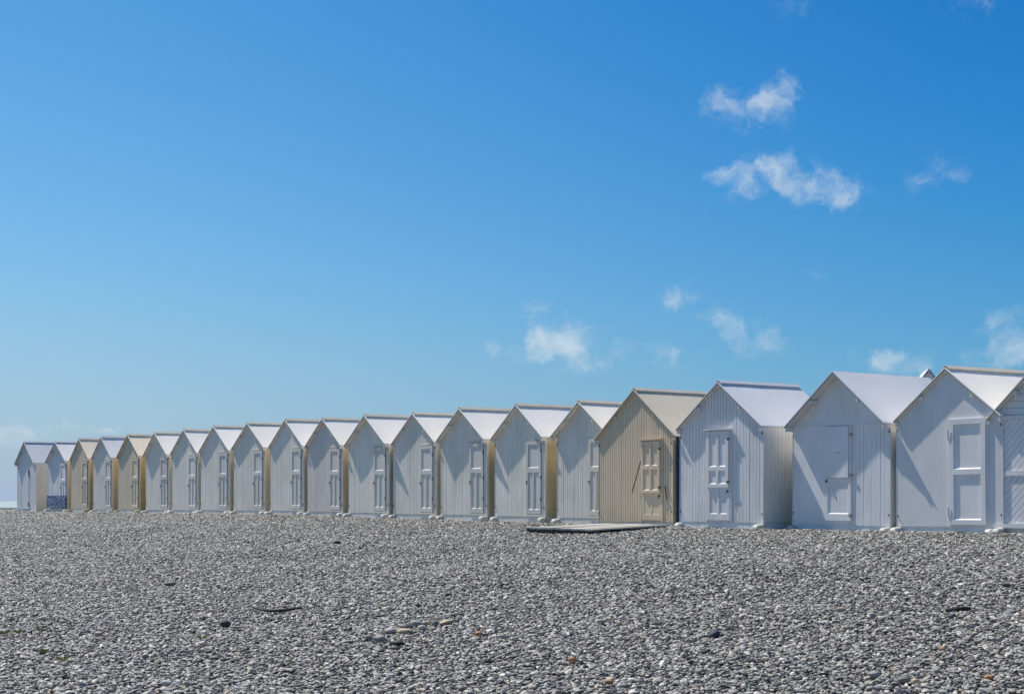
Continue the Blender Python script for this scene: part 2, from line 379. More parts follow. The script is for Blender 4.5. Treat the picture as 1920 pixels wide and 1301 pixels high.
    for i in range(-30, 26):
        for j in range(8, 92):
            x, y = i*T*.97, j*T*.97
            q = x/y; p = x*CV.x + y*CV.y
            if abs(q) > .38 or p > P0 + 1.3: 
                if not (p <= P0+5 and x < -14 and abs(q) < .38): continue
            e = .5; gx = (ground(x+e,y)-ground(x-e,y))/(2*e); gy = (ground(x,y+e)-ground(x,y-e))/(2*e)
            nrm = Vector((-gx,-gy,1)).normalized()
            a = rg.randrange(4)*math.pi/2
            mt = Vector((0,0,1)).rotation_difference(nrm).to_matrix() @ Matrix.Rotation(a, 3, 'Z')
            vs.append((x, y, ground(x,y))); rot.append(mt.to_euler('XYZ')[:]); var.append(rg.randrange(NV))
    me = bpy.data.meshes.new('pebbles'); me.from_pydata(vs, [], [])
    a = me.attributes.new('turn', 'FLOAT_VECTOR', 'POINT'); a.data.foreach_set('vector', np.array(rot, dtype=np.float32).ravel())
    a = me.attributes.new('variant', 'INT', 'POINT'); a.data.foreach_set('value', np.array(var, dtype=np.int32))
    me.materials.append(PEB)
    o = bpy.data.objects.new('pebbles', me); C.collection.objects.link(o)
    md = o.modifiers.new('scatter', 'NODES'); md.node_group = g
    tag(o, 'loose grey rounded pebbles covering the beach in front of the huts', 'pebbles', kind='stuff')
pebbles()

# ------------------------------------------------------------------ huts
ROW = math.atan2(CU.y, CU.x)
def panel_door(root, x0, x1, z0, z1, mat, panels, y=-.012, proud=.028, name='door', label=None, planks=None):
    """a leaf of stiles and rails round recessed panels; panels = fractions (x0, x1, z0, z1) of the leaf"""
    w, h = x1-x0, z1-z0; b = MB()
    P = sorted([(x0+a*w, x0+c*w, z0+d*h, z0+e*h) for a, c, d, e in panels], key=lambda r: r[2])
    b.box(x0, x1, y, .02, z0, z1)                                   # back of the leaf
    yf = y - proud
    xs = sorted({x0, x1} | {r[0] for r in P} | {r[1] for r in P}); zs = sorted({z0, z1} | {r[2] for r in P} | {r[3] for r in P})
    # one perforated sheet made of cells, with reveals along every opening
    def hole(i, j):
        cx, cz = (xs[i]+xs[i+1])/2, (zs[j]+zs[j+1])/2
        return any(r[0] < cx < r[1] and r[2] < cz < r[3] for r in P)
    nx, nz = len(xs)-1, len(zs)-1
    for i in range(nx):
        for j in range(nz):
            if hole(i, j): continue
            a, c, d, e = xs[i], xs[i+1], zs[j], zs[j+1]
            b.add([(a,yf,d),(c,yf,d),(c,yf,e),(a,yf,e)], [(0,1,2,3)])
            for (di, dj, q) in ((-1,0,((a,d),(a,e))),(1,0,((c,e),(c,d))),(0,-1,((c,d),(a,d))),(0,1,((a,e),(c,e)))):
                ii, jj = i+di, j+dj
                if ii < 0 or jj < 0 or ii >= nx or jj >= nz or hole(ii, jj):
                    (ax,az),(bx,bz) = q
                    b.add([(ax,yf,az),(bx,yf,bz),(bx,y,bz),(ax,y,az)], [(0,1,2,3)])
    for r in P:                                                     # weathered sill slopes at the foot of each panel
        t = .022
        b.add([(r[0],yf+.001,r[2]),(r[1],yf+.001,r[2]),(r[1],y-.001,r[2]+t),(r[0],y-.001,r[2]+t)], [(0,1,2,3)])
    if planks:
        for r in P:
            n = max(2, int((r[1]-r[0])/planks)); s = (r[1]-r[0])/n
            for k in range(n): b.box(r[0]+k*s+.004, r[0]+(k+1)*s-.004, y-.006, y-.0005, r[2]+.02, r[3])
    o = b.build(name, mat, root)
    if label: o['label'] = label
    return o
STD = [(.14,.86,.63,.95),(.13,.46,.06,.57),(.54,.87,.06,.57)]

def hut(i, d):
    """d: picture measurements of the front edge of the roof and of the front wall"""
    ax, ay = d['apex']; lx, ly = d['L']; rx, ry = d.get('R', (None, None)); ov = d['o']*1.34; off = d.get('off', 0)
    pv = P0 + off - 0.0                                            # plane of the front roof edge
    A = ray_row(ax, pv); s0, _ = sp(A); za = EYE + (HOR-ay)*A.y/F
    Lp = ray_row(lx, pv); sL, _ = sp(Lp); zl = EYE + (HOR-ly)*Lp.y/F
    if rx:
        Rp = ray_row(rx, pv); sR, _ = sp(Rp); zr = EYE + (HOR-ry)*Rp.y/F
        hw = (sR-sL)/2; s0 = (s0*.5 + (sL+sR)/2*.5); ze = (zl+zr)/2
    else: hw = s0-sL; ze = zl
    pw = pv + ov
    WL = ray_row(d['wl'], pw); wl = sp(WL)[0]
    if d.get('wr'): wr = sp(ray_row(d['wr'], pw))[0]
    else: wr = 2*s0 - wl
    base = EYE - (d['base']-HOR)*((WL.y + ray_row(d.get('wr') or d['wl'], pw).y)/2)/F
    so = max(.03, min(.14, ((wl-(s0-hw)) + (s0+hw-wr))/2))
    ww = hw - so
    print('hut', i, 'hw %.2f so %.2f wl %.2f wr %.2f apex %.2f eave %.2f base %.2f s0 %.2f' % (hw, so, wl-s0, wr-s0, za-base, ze-base, base, s0))
    C0 = CU*s0 + CV*pw
    g = min(EYE - h0(s0-ww), EYE - h0(s0+ww))
    root = empty('beach_hut', (C0.x, C0.y, base), ROW + R(d.get('rot', 0)))
    rl = random.Random(i*13+5); root.rotation_euler[0] = R(rl.uniform(-.35,.35)); root.rotation_euler[1] = R(rl.uniform(-.35,.35))
    tag(root, d['label'], 'beach hut', 'beach huts standing in a row on the shingle')
    hut_body(root, d, hw, ww, za-base, ze-base, ov, g-base)
    return root

def hut_body(root, d, hw, ww, H, E, ov, g):
    rnd = random.Random(int(d['apex'][0]))
    wm, rm, sm = MT[d['wall']], MT[d['roof']], MT[d['side']]
    D = d.get('depth', 2.25); th = .022
    pitch = math.atan2(H-E, hw)
    tz = th/math.cos(pitch)
    def top(x): return E + (H-E)*(1-abs(x)/hw) - tz - .004
    # front wall: backing gable and planks
    def gable(b, y0, y1, x0=-ww, x1=ww, z0=0.0, zt=None):
        f = (lambda x: min(top(x), zt)) if zt else top
        poly = [(x0,z0),(x1,z0),(x1,f(x1))]
        if x0 < 0 < x1 and not zt: poly.append((0, f(0)))
        poly.append((x0,f(x0))); b.prism(poly, y0, y1)
    b = MB(); style = d.get('style', 'plank')
    gd = .012
    if style == 'smooth':
        gable(b, 0, .03)
    else:
        gable(b, gd, .035)
        pw_ = d.get('pw', .082); gp = d.get('gap', .012); x = -ww
        xs = d.get('xplank', -ww)
        if xs > -ww: gable(b, 0, gd-.0005, -ww, xs-.003, 0, E-.002); x = xs
        if d.get('rail'):
            q = (hw*(1-(tz+.004)/(H-E))); b.prism([(-min(ww,q),E+.001),(min(ww,q),E+.001),(min(ww,q),max(top(min(ww,q)),E+.002)),(0,top(0)),(-min(ww,q),max(top(min(ww,q)),E+.002))], 0, gd-.0005)
        while x < ww-.01:
            x1 = min(x + pw_*rnd.uniform(.93,1.07), ww)
            if ww - x1 < .03: x1 = ww
            a, c = x+gp/2, x1-gp/2
            j = rnd.uniform(0,.005)
            tp = (lambda v: min(top(v), E-.002)) if d.get('rail') else top
            poly = [(a,rnd.uniform(0,.008)),(c,rnd.uniform(0,.008)),(c,tp(c))]
            if a < 0 < c: poly.append((0,tp(0)))
            poly.append((a,tp(a))); b.prism(poly, j, gd-.0005); x = x1
    b.build('front_wall', wm, root)
    # sides
    for s in (-1, 1):
        b = MB(); zt = top(ww)
        xo, xi = s*(ww-.003), s*(ww-.03)
        b.box(min(xo,xi), max(xo,xi), .036, D, 0, zt)
        y = .036
        while y < D-.02:
            y1 = min(y+.1, D); q0, q1 = s*(ww-.0025), s*(ww+.004)
            b.box(min(q0,q1), max(q0,q1), y+.004, y1-.004, .003, zt-.002); y = y1
        b.build('side_wall', sm, root)
        cb = MB(); q0, q1 = s*(ww+.0045), s*(ww+.018)              # corner board
        cb.box(min(q0,q1), max(q0,q1), -.004, .055, -.02, zt); cb.build('corner_board', wm, root)
    b = MB(); gable(b, D-.0295, D+.0, -ww+.031, ww-.031); b.build('back_wall', sm, root)
    # plinth and skids
    b = MB(); b.box(-ww+.02, ww-.02, .012, .06, g-.16, -.002); b.box(-ww+.0, ww-.0, .06, D, g-.16, -.004)
    b.build('plinth', MT['smooth' if d['wall'] in ('lilac','smooth') else 'white'], root)
    skm = MT['skidyellow' if d['wall'] in ('cream','beige') else 'skid']
    if d.get('skids', True):
        for s in (-1, 1):
            b = MB(); c = s*(ww-.03); q = .075; z1 = -.012; zb = g-.15; yf = -.19+rnd.uniform(-.03,.03)
            xs_ = (c-q, c-q+.03, c+q-.03, c+q)
            prof = [(yf, zb), (yf, z1-.06), (yf+.05, z1-.015), (.010, z1), (.010, zb)]
            n = len(prof); vs = []
            for ii, xx in enumerate(xs_):
                for (yy, zz) in prof:
                    vs.append((xx, yy, zz - (.03 if ii in (0,3) and zz > zb+.01 else 0)))
            fs = [tuple(range(n))[::-1], tuple(range(3*n, 4*n))]
            for ii in range(3):
                for jj in range(n): fs.append((ii*n+jj, ii*n+(jj+1)%n, (ii+1)*n+(jj+1)%n, (ii+1)*n+jj))
            b.add(vs, fs); b.build('skid', skm, root, bevel=.008)
    # roof
    b = MB(); y0, y1 = -ov, D+.08
    for s in (-1, 1):
        nrm = Vector((s*math.sin(pitch), 0, math.cos(pitch))); seg = 6
        vs = []
        for k in range(seg+1):                                    # slightly uneven sheets
            y = y0 + (y1-y0)*k/seg; wv = 0 if k == 0 else rnd.uniform(-.004,.004)
            for (x, z) in ((0, H), (s*hw, E)):
                vs.append((x, y, z+wv)); vs.append((x, y, z+wv-tz))
        fs = []
        for k in range(seg):
            a = k*4; c = a+4
            fs += [(a,a+2,c+2,c),(a+1,c+1,c+3,a+3),(a+2,a+3,c+3,c+2)]
        fs += [(0,1,3,2),(seg*4,seg*4+2,seg*4+3,seg*4+1)]
        if s < 0: fs = [f[::-1] for f in fs]
        b.add(vs, fs)
    if d.get('seams'):                                            # laps between the sheets
        y = .25
        while y < D-.1:
            for s in (-1, 1):
                pts = [(0, H-.001), (s*(hw-.003), E-.001), (s*(hw-.003), E+.006), (0, H+.006)]
                if s > 0: pts = pts[::-1]
                b.prism(pts[::-1], y, y+.014)
            y += d['seams']
    roof = b.build('roof', rm, root)
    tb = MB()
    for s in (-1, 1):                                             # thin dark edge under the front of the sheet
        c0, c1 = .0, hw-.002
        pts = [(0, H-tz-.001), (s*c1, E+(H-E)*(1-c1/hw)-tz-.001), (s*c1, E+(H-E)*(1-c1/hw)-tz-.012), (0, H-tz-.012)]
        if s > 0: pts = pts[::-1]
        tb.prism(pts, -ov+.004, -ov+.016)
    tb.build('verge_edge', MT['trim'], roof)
    # purlins: ridge, half way, eaves
    for px in (0, -.47*hw, .47*hw, -(hw-.045), hw-.045):
        q = MB(); zt = E + (H-E)*(1-abs(px)/hw) - tz - .014 - (.028 if px else .004)*math.tan(pitch)
        q.box(px-.025, px+.025, -ov+.02 if ov > .05 else -ov+.008, -.0015, zt-.075, zt); q.build('purlin', rm if d['wall'] not in ('white',) else MT['roof'], roof)
    # ridge cap
    if d.get('cap', True):
        q = MB(); cl = .105; rs = .028
        for s in (-1, 1):
            cx, sz = cl*math.cos(pitch), cl*math.sin(pitch)
            pts = [(0, H+rs), (0, H+rs+.018), (s*cx, H+rs+.018-sz), (s*cx, H+rs-sz)]
            if s < 0: pts = pts[::-1]
            q.prism(pts[::-1], -ov+.02, D+.06)
        q.build('ridge_cap', MT['cap'] if d['roof'] in ('roof','roofcream','roofbeige') else MT['roofgrey'], roof)
        q = MB(); q.box(-.02, .02, -ov+.03, D, H-.004, H+rs)
        q.build('ridge_batten', MT['trim'], roof)
    # corner hooks
    for s in (-1, 1):
        for z in (E-.17, .22):
            q = MB(); x = s*(ww-.018); z += rnd.uniform(-.03,.03); q.box(x-.008, x+.008, -.018, -.0055, z-.02, z+.02); q.box(x-.004, x+.004, -.026, -.018, z-.008, z+.008)
            q.build('hook', MT['iron'], root)
    # door
    k = d.get('door', 'std'); X = lambda f: -ww + f*2*ww
    dm = MT[d.get('doormat', d['wall'])]
    if k == 'std':
        a, c = d.get('dx', (.645,.935)); x0, x1 = X(a), X(c); z0, z1 = .06, E*d.get('dh', .955)
        b = MB(); b.box(x0-.011, x1+.011, -.003, .005, z0-.008, z1+.011); b.build('door_gap_shade', MT['trim'], root)  # dark slab behind the leaf, stands in for the shaded gap around it
        b = MB(); b.box(x0-.0038, x1+.0038, -.022, .02, .01, z0-.012); b.build('threshold', wm, root)
        b = MB(); b.box(x0-.04, x1+.035, -.016, -.0005, z1+.02, z1+.032); b.build('drip_board', wm, root)
        dr = panel_door(root, x0, x1, z0, z1, MT['door'] if d['wall'] == 'white' else dm, STD, y=-.005, proud=.018)
        for z in (z0+.2*(z1-z0), z0+.86*(z1-z0), z0+.5*(z1-z0)):
            q = MB(); q.box(x1-.01, x1+.02, -.030, -.0235, z-.018, z+.018); q.bar((x1+.004,-.032,z-.035),(x1+.004,-.032,z+.035),.006); q.build('hinge', MT['iron'], dr)
        q = MB(); q.box(x0+.015, x0+.045, -.034, -.0235, z0+.42*(z1-z0), z0+.46*(z1-z0)); q.build('latch', MT['iron'], dr)
    elif k == 'split':                                            # outer shutter over a lower half door
        a, c = d['dx']; x0, x1 = X(a), X(c); zt, zm = d['dz']; z1 = E*zt; z2 = E*zm
        b = MB(); b.box(x0-.05, x0-.003, -.018, .02, .01, z1+.05); b.box(x1+.003, x1+.05, -.018, .02, .01, z1+.05)
        b.box(x0-.0028, x1+.0028, -.018, .02, z1+.003, z1+.05); b.build('door_frame', wm, root)
        b = MB(); b.box(x0-.07, x1+.06, -.085, -.0182, z1+.051, z1+.078); b.build('lintel', wm, root)
        lo = panel_door(root, x0, x1, .05, z1-.001, dm, [(.12,.46,.07,.33),(.54,.88,.07,.33)], y=-.008, proud=d.get('lowproud', .016))
        sh = panel_door(root, x0+.015, x1-.015, z2, z1+.02, dm, d['pan'], y=-.038, proud=.02, name='shutter')
        for z in (z2+.12, z1-.15):
            q = MB(); q.box(x1-.05, x1+.02, -.070, -.0585, z-.02, z+.02); q.build('hinge', MT['iron'], sh)
        q = MB(); q.box(x1-.09, x1-.03, -.036, -.0245, z2-.09, z2-.07); q.bar((x1-.055,-.05,z2-.115),(x1-.055,-.05,z2-.06),.012); q.build('latch', MT['iron'], lo)
    elif k == 'hatch':
        a, c = d['dx']; x0, x1 = X(a), X(c); z1 = E*.985; zm = E*.44
        lo = panel_door(root, x0, x1, .10, zm+.06, dm, [(.13,.90,.16,.88)], y=-.004, proud=.022, planks=.075)
        b = MB(); b.box(x0+.03, x1-.06, -.045, -.0055, zm+.065, z1); b.build('hatch', dm, root, bevel=.006)
        b = MB(); b.box(x1-.05, x1+.0, -.03, .0, zm+.065, z1); b.build('door_frame', wm, root); b = MB(); b.box(x0, x0+.025, -.03, 0, zm+.065, z1); b.build('door_frame', wm, root)
        q = MB(); q.box((x0+x1)/2-.06, (x0+x1)/2+.06, -.06, -.0455, zm+.56, zm+.585); q.build('handle', MT['skid'], root)
        q = MB(); q.box(x0+.05, x0+.09, -.05, -.0265, zm+.0, zm+.03); q.bar((x0+.075,-.058,zm-.03),(x0+.075,-.058,zm+.03),.012); q.build('latch', MT['iron'], lo)
        for z in (.2, E*.5, E*.9):
            q = MB(); q.box(x1-.03, x1+.03, -.046, -.031, z-.03, z+.03); q.build('hinge', MT['brass'], lo)
    elif k == 'two':
        a, c = d['dx']; x0, x1 = X(a), X(c); z0, z1 = .04, E*.985
        b = MB(); b.box(x1+.003, x1+.045, -.02, .02, .0, z1+.03); b.build('door_frame', wm, root)
        dr = panel_door(root, x0, x1, z0, z1, dm, [(.14,.88,.045,.475),(.14,.88,.525,.95)], y=-.012, proud=.03)
        for z in (z0+.12*(z1-z0), z0+.86*(z1-z0)):
            q = MB(); q.bar((x0-.006,-.05,z-.09),(x0-.006,-.05,z+.09),.010); q.box(x0-.006, x0+.06, -.052, -.0425, z-.07, z+.05); q.build('hinge', dm, dr)
    elif k == 'plain':
        a, c = d['dx']; x0, x1 = X(a), X(c); z0, z1 = .03, E*.97
        b = MB(); b.box(x0, x1, -.012, .02, z0, z1); dr = b.build('door', dm, root)
        q = MB(); q.box(x1-.02, x1+.04, -.03, -.0125, E*.72, E*.86); q.build('latch', MT['iron'], dr)
        q = MB(); q.box(x1-.02, x1+.03, -.03, -.0125, .12, .30); q.build('hinge', MT['iron'], dr)
    elif k == 'diag':                                             # big framed front with diagonal boards
        y0_, yf = -.012, -.05
        x0, x1 = -ww+.09, ww-.09; z0, z1 = .03, E*.985; zm = z0+.5*(z1-z0)
        b = MB(); b.box(-ww+.012, x0, yf, -.0045, .0, z1+.07); b.box(x1, ww-.012, yf, -.0045, .0, z1+.07)
        b.box(x0+.0005, x1-.0005, yf, -.0045, z1, z1+.07); b.box(x0+.0005, x1-.0005, yf, -.0045, zm-.05, zm+.04); b.box(x0+.0005, x1-.0005, yf-.02, -.0045, .0, z0+.05)
        b.build('front_frame', wm, root)
        for (za_, zb_) in ((z0+.052, zm-.052), (zm+.042, z1-.002)):
            b = MB(); wdt = x1-x0-.01; st = .14; t = x0-(zb_-za_)
            while t < x1:                                         # 45 degree boards, clipped to the opening
                def clip(poly, fn):
                    out = []
                    for n_ in range(len(poly)):
                        p, q = poly[n_], poly[(n_+1)%len(poly)]; fp, fq = fn(p), fn(q)
                        if fp >= 0: out.append(p)
                        if (fp >= 0) != (fq >= 0):
                            r = fp/(fp-fq); out.append((p[0]+(q[0]-p[0])*r, p[1]+(q[1]-p[1])*r))
                    return out
                hgt = zb_-za_
                poly = [(t+.006, za_), (t+st-.006, za_), (t+st-.006+hgt, zb_), (t+.006+hgt, zb_)]
                poly = clip(poly, lambda p: p[0]-(x0+.004)); poly = clip(poly, lambda p: (x1-.004)-p[0]) if poly else []
                if len(poly) > 2: b.prism(poly, -.028, -.0045)
                t += st
            b.build('boarded_panel', dm, root)
        b = MB(); z = z1+.09
        while z < H-.2:
            hwz = (H-tz-z-.13)/(H-E)*hw
            if hwz > .1: b.box(-hwz, hwz, -.014, -.0005, z, z+.11)
            z += .12
        b.build('gable_boards', wm, root)
    if d.get('rail'):                                             # board across the foot of the gable
        b = MB(); b.box(-ww+.02, ww-.02, -.022, -.0005, E*1.0, E*1.0+.045)
        b.build('gable_rail', wm, root)
    if d.get('bars'):
        for (xa, za_, xb, zb_) in d['bars']:
            q = MB(); q.bar((X(xa),-.03,za_*E),(X(xb),-.06,zb_*E),.011); q.build('iron_bar', MT['iron'], root)
    if d.get('screen'):
        b = MB(); b.box(-ww+.01, ww-.02, -.075, -.055, .03, .52); o = b.build('patterned_panel', MT['tiles'], root)
        o['label'] = 'navy panel with white flower pattern'

HUTS = [
 dict(apex=(44.3,828.2),L=(26.3,868.4),R=(61.4,867.6),wl=32.1,wr=66,base=954.6,o=.096,wall='lilac',side='sidegrey',roof='roofgrey',door='plain',dx=(.34,.64),
      label='white hut with grey roof at the far left end of the row beside open sky'),
 dict(apex=(101.5,828.2),L=(84,864.7),R=(121.2,863.6),wl=88.4,wr=124.2,base=953.8,o=.1,wall='smooth',side='side',roof='roofblue',screen=True,
      label='white hut with a blue flower patterned panel across the foot of its front'),
 dict(apex=(146.8,822.4),L=(129.3,861),R=(163.6,859.6),wl=130.7,wr=165.8,base=953.8,o=.043,wall='cream',side='sideyellow',roof='roofcream',
      label='peeling cream hut right beside the hut with the blue patterned panel'),
 dict(apex=(187.4,819.1),L=(170.9,859.6),R=(207.4,856.2),wl=173.8,wr=211.8,base=955.3,o=.067,wall='white',side='side',roof='roofblue',
      label='white hut squeezed between the two peeling cream huts'),
 dict(apex=(236.6,815),L=(217.6,856),R=(259.3,854.2),wl=219.1,wr=260.7,base=955.3,o=.059,wall='cream',side='sideyellow',roof='roofcream',
      label='peeling cream hut with yellow side wall between two plain white huts'),
 dict(apex=(289.1,811),L=(267.6,853.3),R=(312.4,853),wl=270.5,wr=315.8,base=956,o=.088,wall='white',side='side',roof='roof',
      label='white hut right of the yellow sided peeling cream hut, gable shadow over its door top'),
 dict(apex=(342.5,805.6),L=(318.3,851.3),R=(368.2,847.9),wl=321.2,wr=370.7,base=956.5,o=.054,wall='white',side='side',roof='roof',
      label='seventh hut from the left, white with short shadow and sunlit patch above its door'),
 dict(apex=(398.6,798.9),L=(371.6,847),R=(427.4,842.5),wl=375.8,wr=429,base=956.5,o=.056,wall='white',side='side',roof='roof',
      label='eighth hut from the left, white with sunlit peak of planks well above its door'),
 dict(apex=(462,793.3),L=(432.4,841.5),R=(493.3,838.6),wl=436.7,wr=493.8,base=957,o=.066,wall='white',side='side',roof='roof',
      label='ninth hut from the left, white with a wide warm strip of side wall showing'),
 dict(apex=(533.6,786.9),L=(502.2,837.1),R=(565.5,835.3),wl=505.5,wr=567.4,base=957.5,o=.053,wall='white',side='side',roof='roof',
      label='white hut immediately left of the pinkish grey one, tenth from the left'),
 dict(apex=(602.4,784.7),L=(571,836.7),R=(638.4,834.3),wl=574.7,wr=642.1,base=959.5,o=.075,wall='rose',side='side',roof='roof',
      label='pinkish grey hut of many narrow planks, eleventh from the left'),
 dict(apex=(681.8,778.6),L=(643.6,834.3),R=(719.6,831.7),wl=652.2,wr=726,base=961.3,o=.118,off=-.04,wall='white',side='side',roof='roof',
      label='white hut just right of the pinkish grey one, long gable shadow reaching its door'),
 dict(apex=(771.9,775),L=(732.5,831.9),R=(814.2,828.4),wl=736.9,wr=816.1,base=963.9,o=.057,off=.10,wall='white',side='side',roof='roof',
      label='white hut, fourth left of the big beige one, slim pointed shadow low on its left'),
 dict(apex=(859.9,765.6),L=(817,826.5),R=(906.4,823),wl=825.7,wr=911.2,base=965.2,o=.11,off=.04,wall='white',side='side',roof='roof',
      label='white hut third to the left of the big beige hut, with wide yellowish side strip'),
 dict(apex=(966.1,758.6),L=(917.6,823.6),R=(1014,817.8),wl=928.6,wr=1021.6,base=967.8,o=.1,off=.094,wall='white',side='side',roof='roof',
      label='white hut second to the left of the big beige hut, left of the wooden platform'),
 dict(apex=(1082.5,752.6),L=(1030.2,818.2),wl=1037.8,wr=1129,base=971,o=.1,off=.10,wall='white',side='side',roof='roof',
      label='white hut whose door is half hidden by the big beige hut'),
 dict(apex=(1186.3,729.8),L=(1113.6,824.4),R=(1264.4,814.8),wl=1125,wr=1263,base=978.8,o=.043,wall='beige',side='sideyellow',roof='roofbeige',door='split',lowproud=.007,seams=.31,gap=.015,dx=(.60,.86),dz=(.93,.345),
      pan=[(.12,.45,.05,.46),(.55,.88,.05,.46),(.12,.45,.53,.95),(.55,.88,.53,.95)],bars=[(.60,.74,.49,.35),(.915,.42,.955,.26)],skids=False,
      label='large beige hut with olive brown planks behind the wooden platform'),
 dict(apex=(1342.6,716.2),L=(1266.8,804.8),R=(1427.5,797.6),wl=1275.8,wr=1430.8,base=979.2,seams=.9,o=.079,wall='lilac',side='sidegrey',roof='roofblue',door='split',dx=(.345,.62),dz=(.95,.37),
      pan=[(.12,.45,.06,.30),(.55,.88,.06,.30),(.12,.45,.37,.95),(.55,.88,.37,.95)],pw=.1,
      label='large bluish white planked hut with panelled shutter, just right of the beige hut'),
 dict(apex=(1556.9,695.6),L=(1470,801.5),R=(1657.5,789.7),wl=1483,wr=1664,base=985,o=.18,off=.32,wall='smooth',side='sidegrey',roof='roofblue',door='hatch',dx=(.345,.62),cap=False,rail=True,xplank=.18,pw=.11,gap=.005,depth=2.6,
      label='large white hut with plain hatch door, diagonal strip of light and no ridge board'),
 dict(apex=(1772.8,688.8),L=(1675.3,788.4),wl=1681.8,base=985.6,seams=.5,o=.063,off=.49,wall='smooth',side='sidegrey',roof='roof',door='two',dx=(.515,.86),style='smooth',
      label='large smooth white hut with a tall door of two big recessed panels'),
 dict(apex=(1950,672),L=(1849,785),wl=1861,base=989,o=.10,off=.5,wall='smooth',side='sidegrey',roof='roof',door='diag',
      label='white hut cut off by the right edge, its front framed with diagonal boards'),
]
hut_objs = [hut(i, d) for i, d in enumerate(HUTS)]

def hut_behind():
    P = ray_row(1741, P0+5.2); za = EYE + (HOR-690.5)*P.y/F
    d = dict(apex=(1741,691), wall='smooth', side='sidegrey', roof='roofblue', door='std', depth=1.5, cap=False, skids=False)
    g = EYE - h0(sp(P)[0]) - .05
    root = empty('beach_hut', (P.x, P.y, g+.08), ROW + R(46))
    tag(root, 'hut behind the row, only the white tip of its roof showing', 'beach hut')
    hut_body(root, d, 1.05, .97, za-g-.08, 2.15, .10, -.08)
hut_behind()

# blue board in the gap right of the beige hut
def gap_board():
    P = ray_row(1268.5, P0+.17)
    s, p = sp(P); r = empty('blue_board', (P.x, P.y, EYE-h0(s)-.02), ROW)
    b = MB(); b.box(0,.125,0,.025,0,2.02); b.build('panel', MT['navy'], r)
    b = MB(); b.box(0.01,.115,.0255,.06,.3,1.6); b.build('batten', MT['navy'], r)
    tag(r, 'narrow deep blue board upright in the gap right of the beige hut', 'board')
gap_board()

# ------------------------------------------------------------------ wooden platform in front of the beige hut
def platform():
    c = []
    for (x, y, z) in ((980,988,37.75),(1112,992.3,36.3),(1258,983.2,37.6),(1138,980.6,38.9)):
        c.append(Vector(((x-960)/F*z, z, EYE-(y-HOR)*z/F)))
    A, B, Cc, D = c
    org = A; U = (B-A); V = (D-A)
    n = 11; b = MB(); e = Vector((0,0,-.032))
    for k in range(n):
        a0, a1 = (k+.03)/n, (k+.97)/n; wob = random.uniform(-.008,.008)
        f = lambda a, v: A.lerp(B, a).lerp(D.lerp(Cc, a), v)
        q = [f(a0, 0), f(a1, 0), f(a1, 1), f(a0, 1)]
        q = [p+Vector((0,0,random.uniform(-.006,.006))) for p in q]
        ext = (A-D).normalized()*wob*4; q[0] += ext; q[1] += ext
        b.add(q+[p+e for p in q], [(0,1,2,3),(7,6,5,4),(0,4,5,1),(1,5,6,2),(2,6,7,3),(3,7,4,0)])
    root = empty('wooden_platform', (A+Cc)/2 - Vector((0,0,.12)))
    M = Matrix.Translation(-root.location)
    b.v = [tuple(Vector(v)-root.location) for v in b.v]
    b.build('deck_boards', MT['board'], root)
    for v in (.06, .5, .94):
        j = MB(); p0 = A.lerp(D, v)+Vector((0,0,-.04)); p1 = B.lerp(Cc, v)+Vector((0,0,-.04)); w = V.normalized()*.03
        q = [p0-w, p1-w, p1+w, p0+w]; dd = Vector((0,0,-.07))
        j.add([p-root.location for p in q]+[p+dd-root.location for p in q], [(0,1,2,3),(7,6,5,4),(0,4,5,1),(1,5,6,2),(2,6,7,3),(3,7,4,0)])
        j.build('joist', MT['trim'], root)
    tag(root, 'low bleached wooden platform lying on the pebbles before the beige hut', 'platform')
platform()

# ------------------------------------------------------------------ low sea wall glimpsed left of the row
def sea_wall():
    b = MB(); s0 = sp(ray_row(-200, 29.5))[0]; s1 = sp(ray_row(80, 29.5))[0]
    z0 = EYE-.36
    root = empty('low_wall', (CU*s1+CV*29.5)[:2]+(z0-.5,), ROW)
    b = MB(); b.box(s0-s1, 0, 0, .5, 0, .47); b.build('wall_body', MT['sidegrey'], root)
    b = MB(); b.box(s0-s1, 0, -.06, .56, .475, .54); b.build('coping', MT['skid'], root)
    tag(root, 'low pale wall edging the beach at the far left, in front of the sea', 'wall')
sea_wall()

# ------------------------------------------------------------------ stones that stand out, driftwood, weeds
def stone_mat(name, c): return plain(name, c, .7, var=.35, scale=14, bump=.3)
SM = {'dark': stone_mat('dark_stone',(.06,.056,.052)), 'black': stone_mat('blue_black_stone',(.035,.045,.07)), 'grey': stone_mat('grey_stone',(.19,.18,.16)),
      'pale': stone_mat('pale_stone',(.45,.44,.41)), 'tan': stone_mat('tan_stone',(.50,.38,.25)), 'orange': stone_mat('orange_stone',(.50,.25,.10)), 'mid': stone_mat('mid_grey_stone',(.33,.31,.27))}
def stone(x, y, wpx, hpx, m, label, turn=0, group=None, seed=0, name='stone', cat='stone'):
    P = at(x, y+hpx*.35); k = P.y/F; a, h = wpx*k/2, hpx*k/2*1.1
    import bmesh
    bm = bmesh.new(); bmesh.ops.create_icosphere(bm, subdivisions=3, radius=1)
    for v in bm.verts:
        c = v.co.copy(); q = noise.noise(c*.9+Vector((seed*7.1,0,0)))*.28 + noise.noise(c*2.4+Vector((0,seed*3.3,0)))*.09
        v.co = Vector((c.x*a, c.y*a*.72, c.z*h))*(1+q)
    for f in bm.faces: f.smooth = True
    me = bpy.data.meshes.new(name); bm.to_mesh(me); bm.free(); me.materials.append(SM[m])
    o = bpy.data.objects.new(name, me); C.collection.objects.link(o)
    o.location = P + Vector((0,0,h*.8+.024)); o.rotation_euler = (0, R(turn), R(random.uniform(-15,15)))
    tag(o, label, cat, group); return o
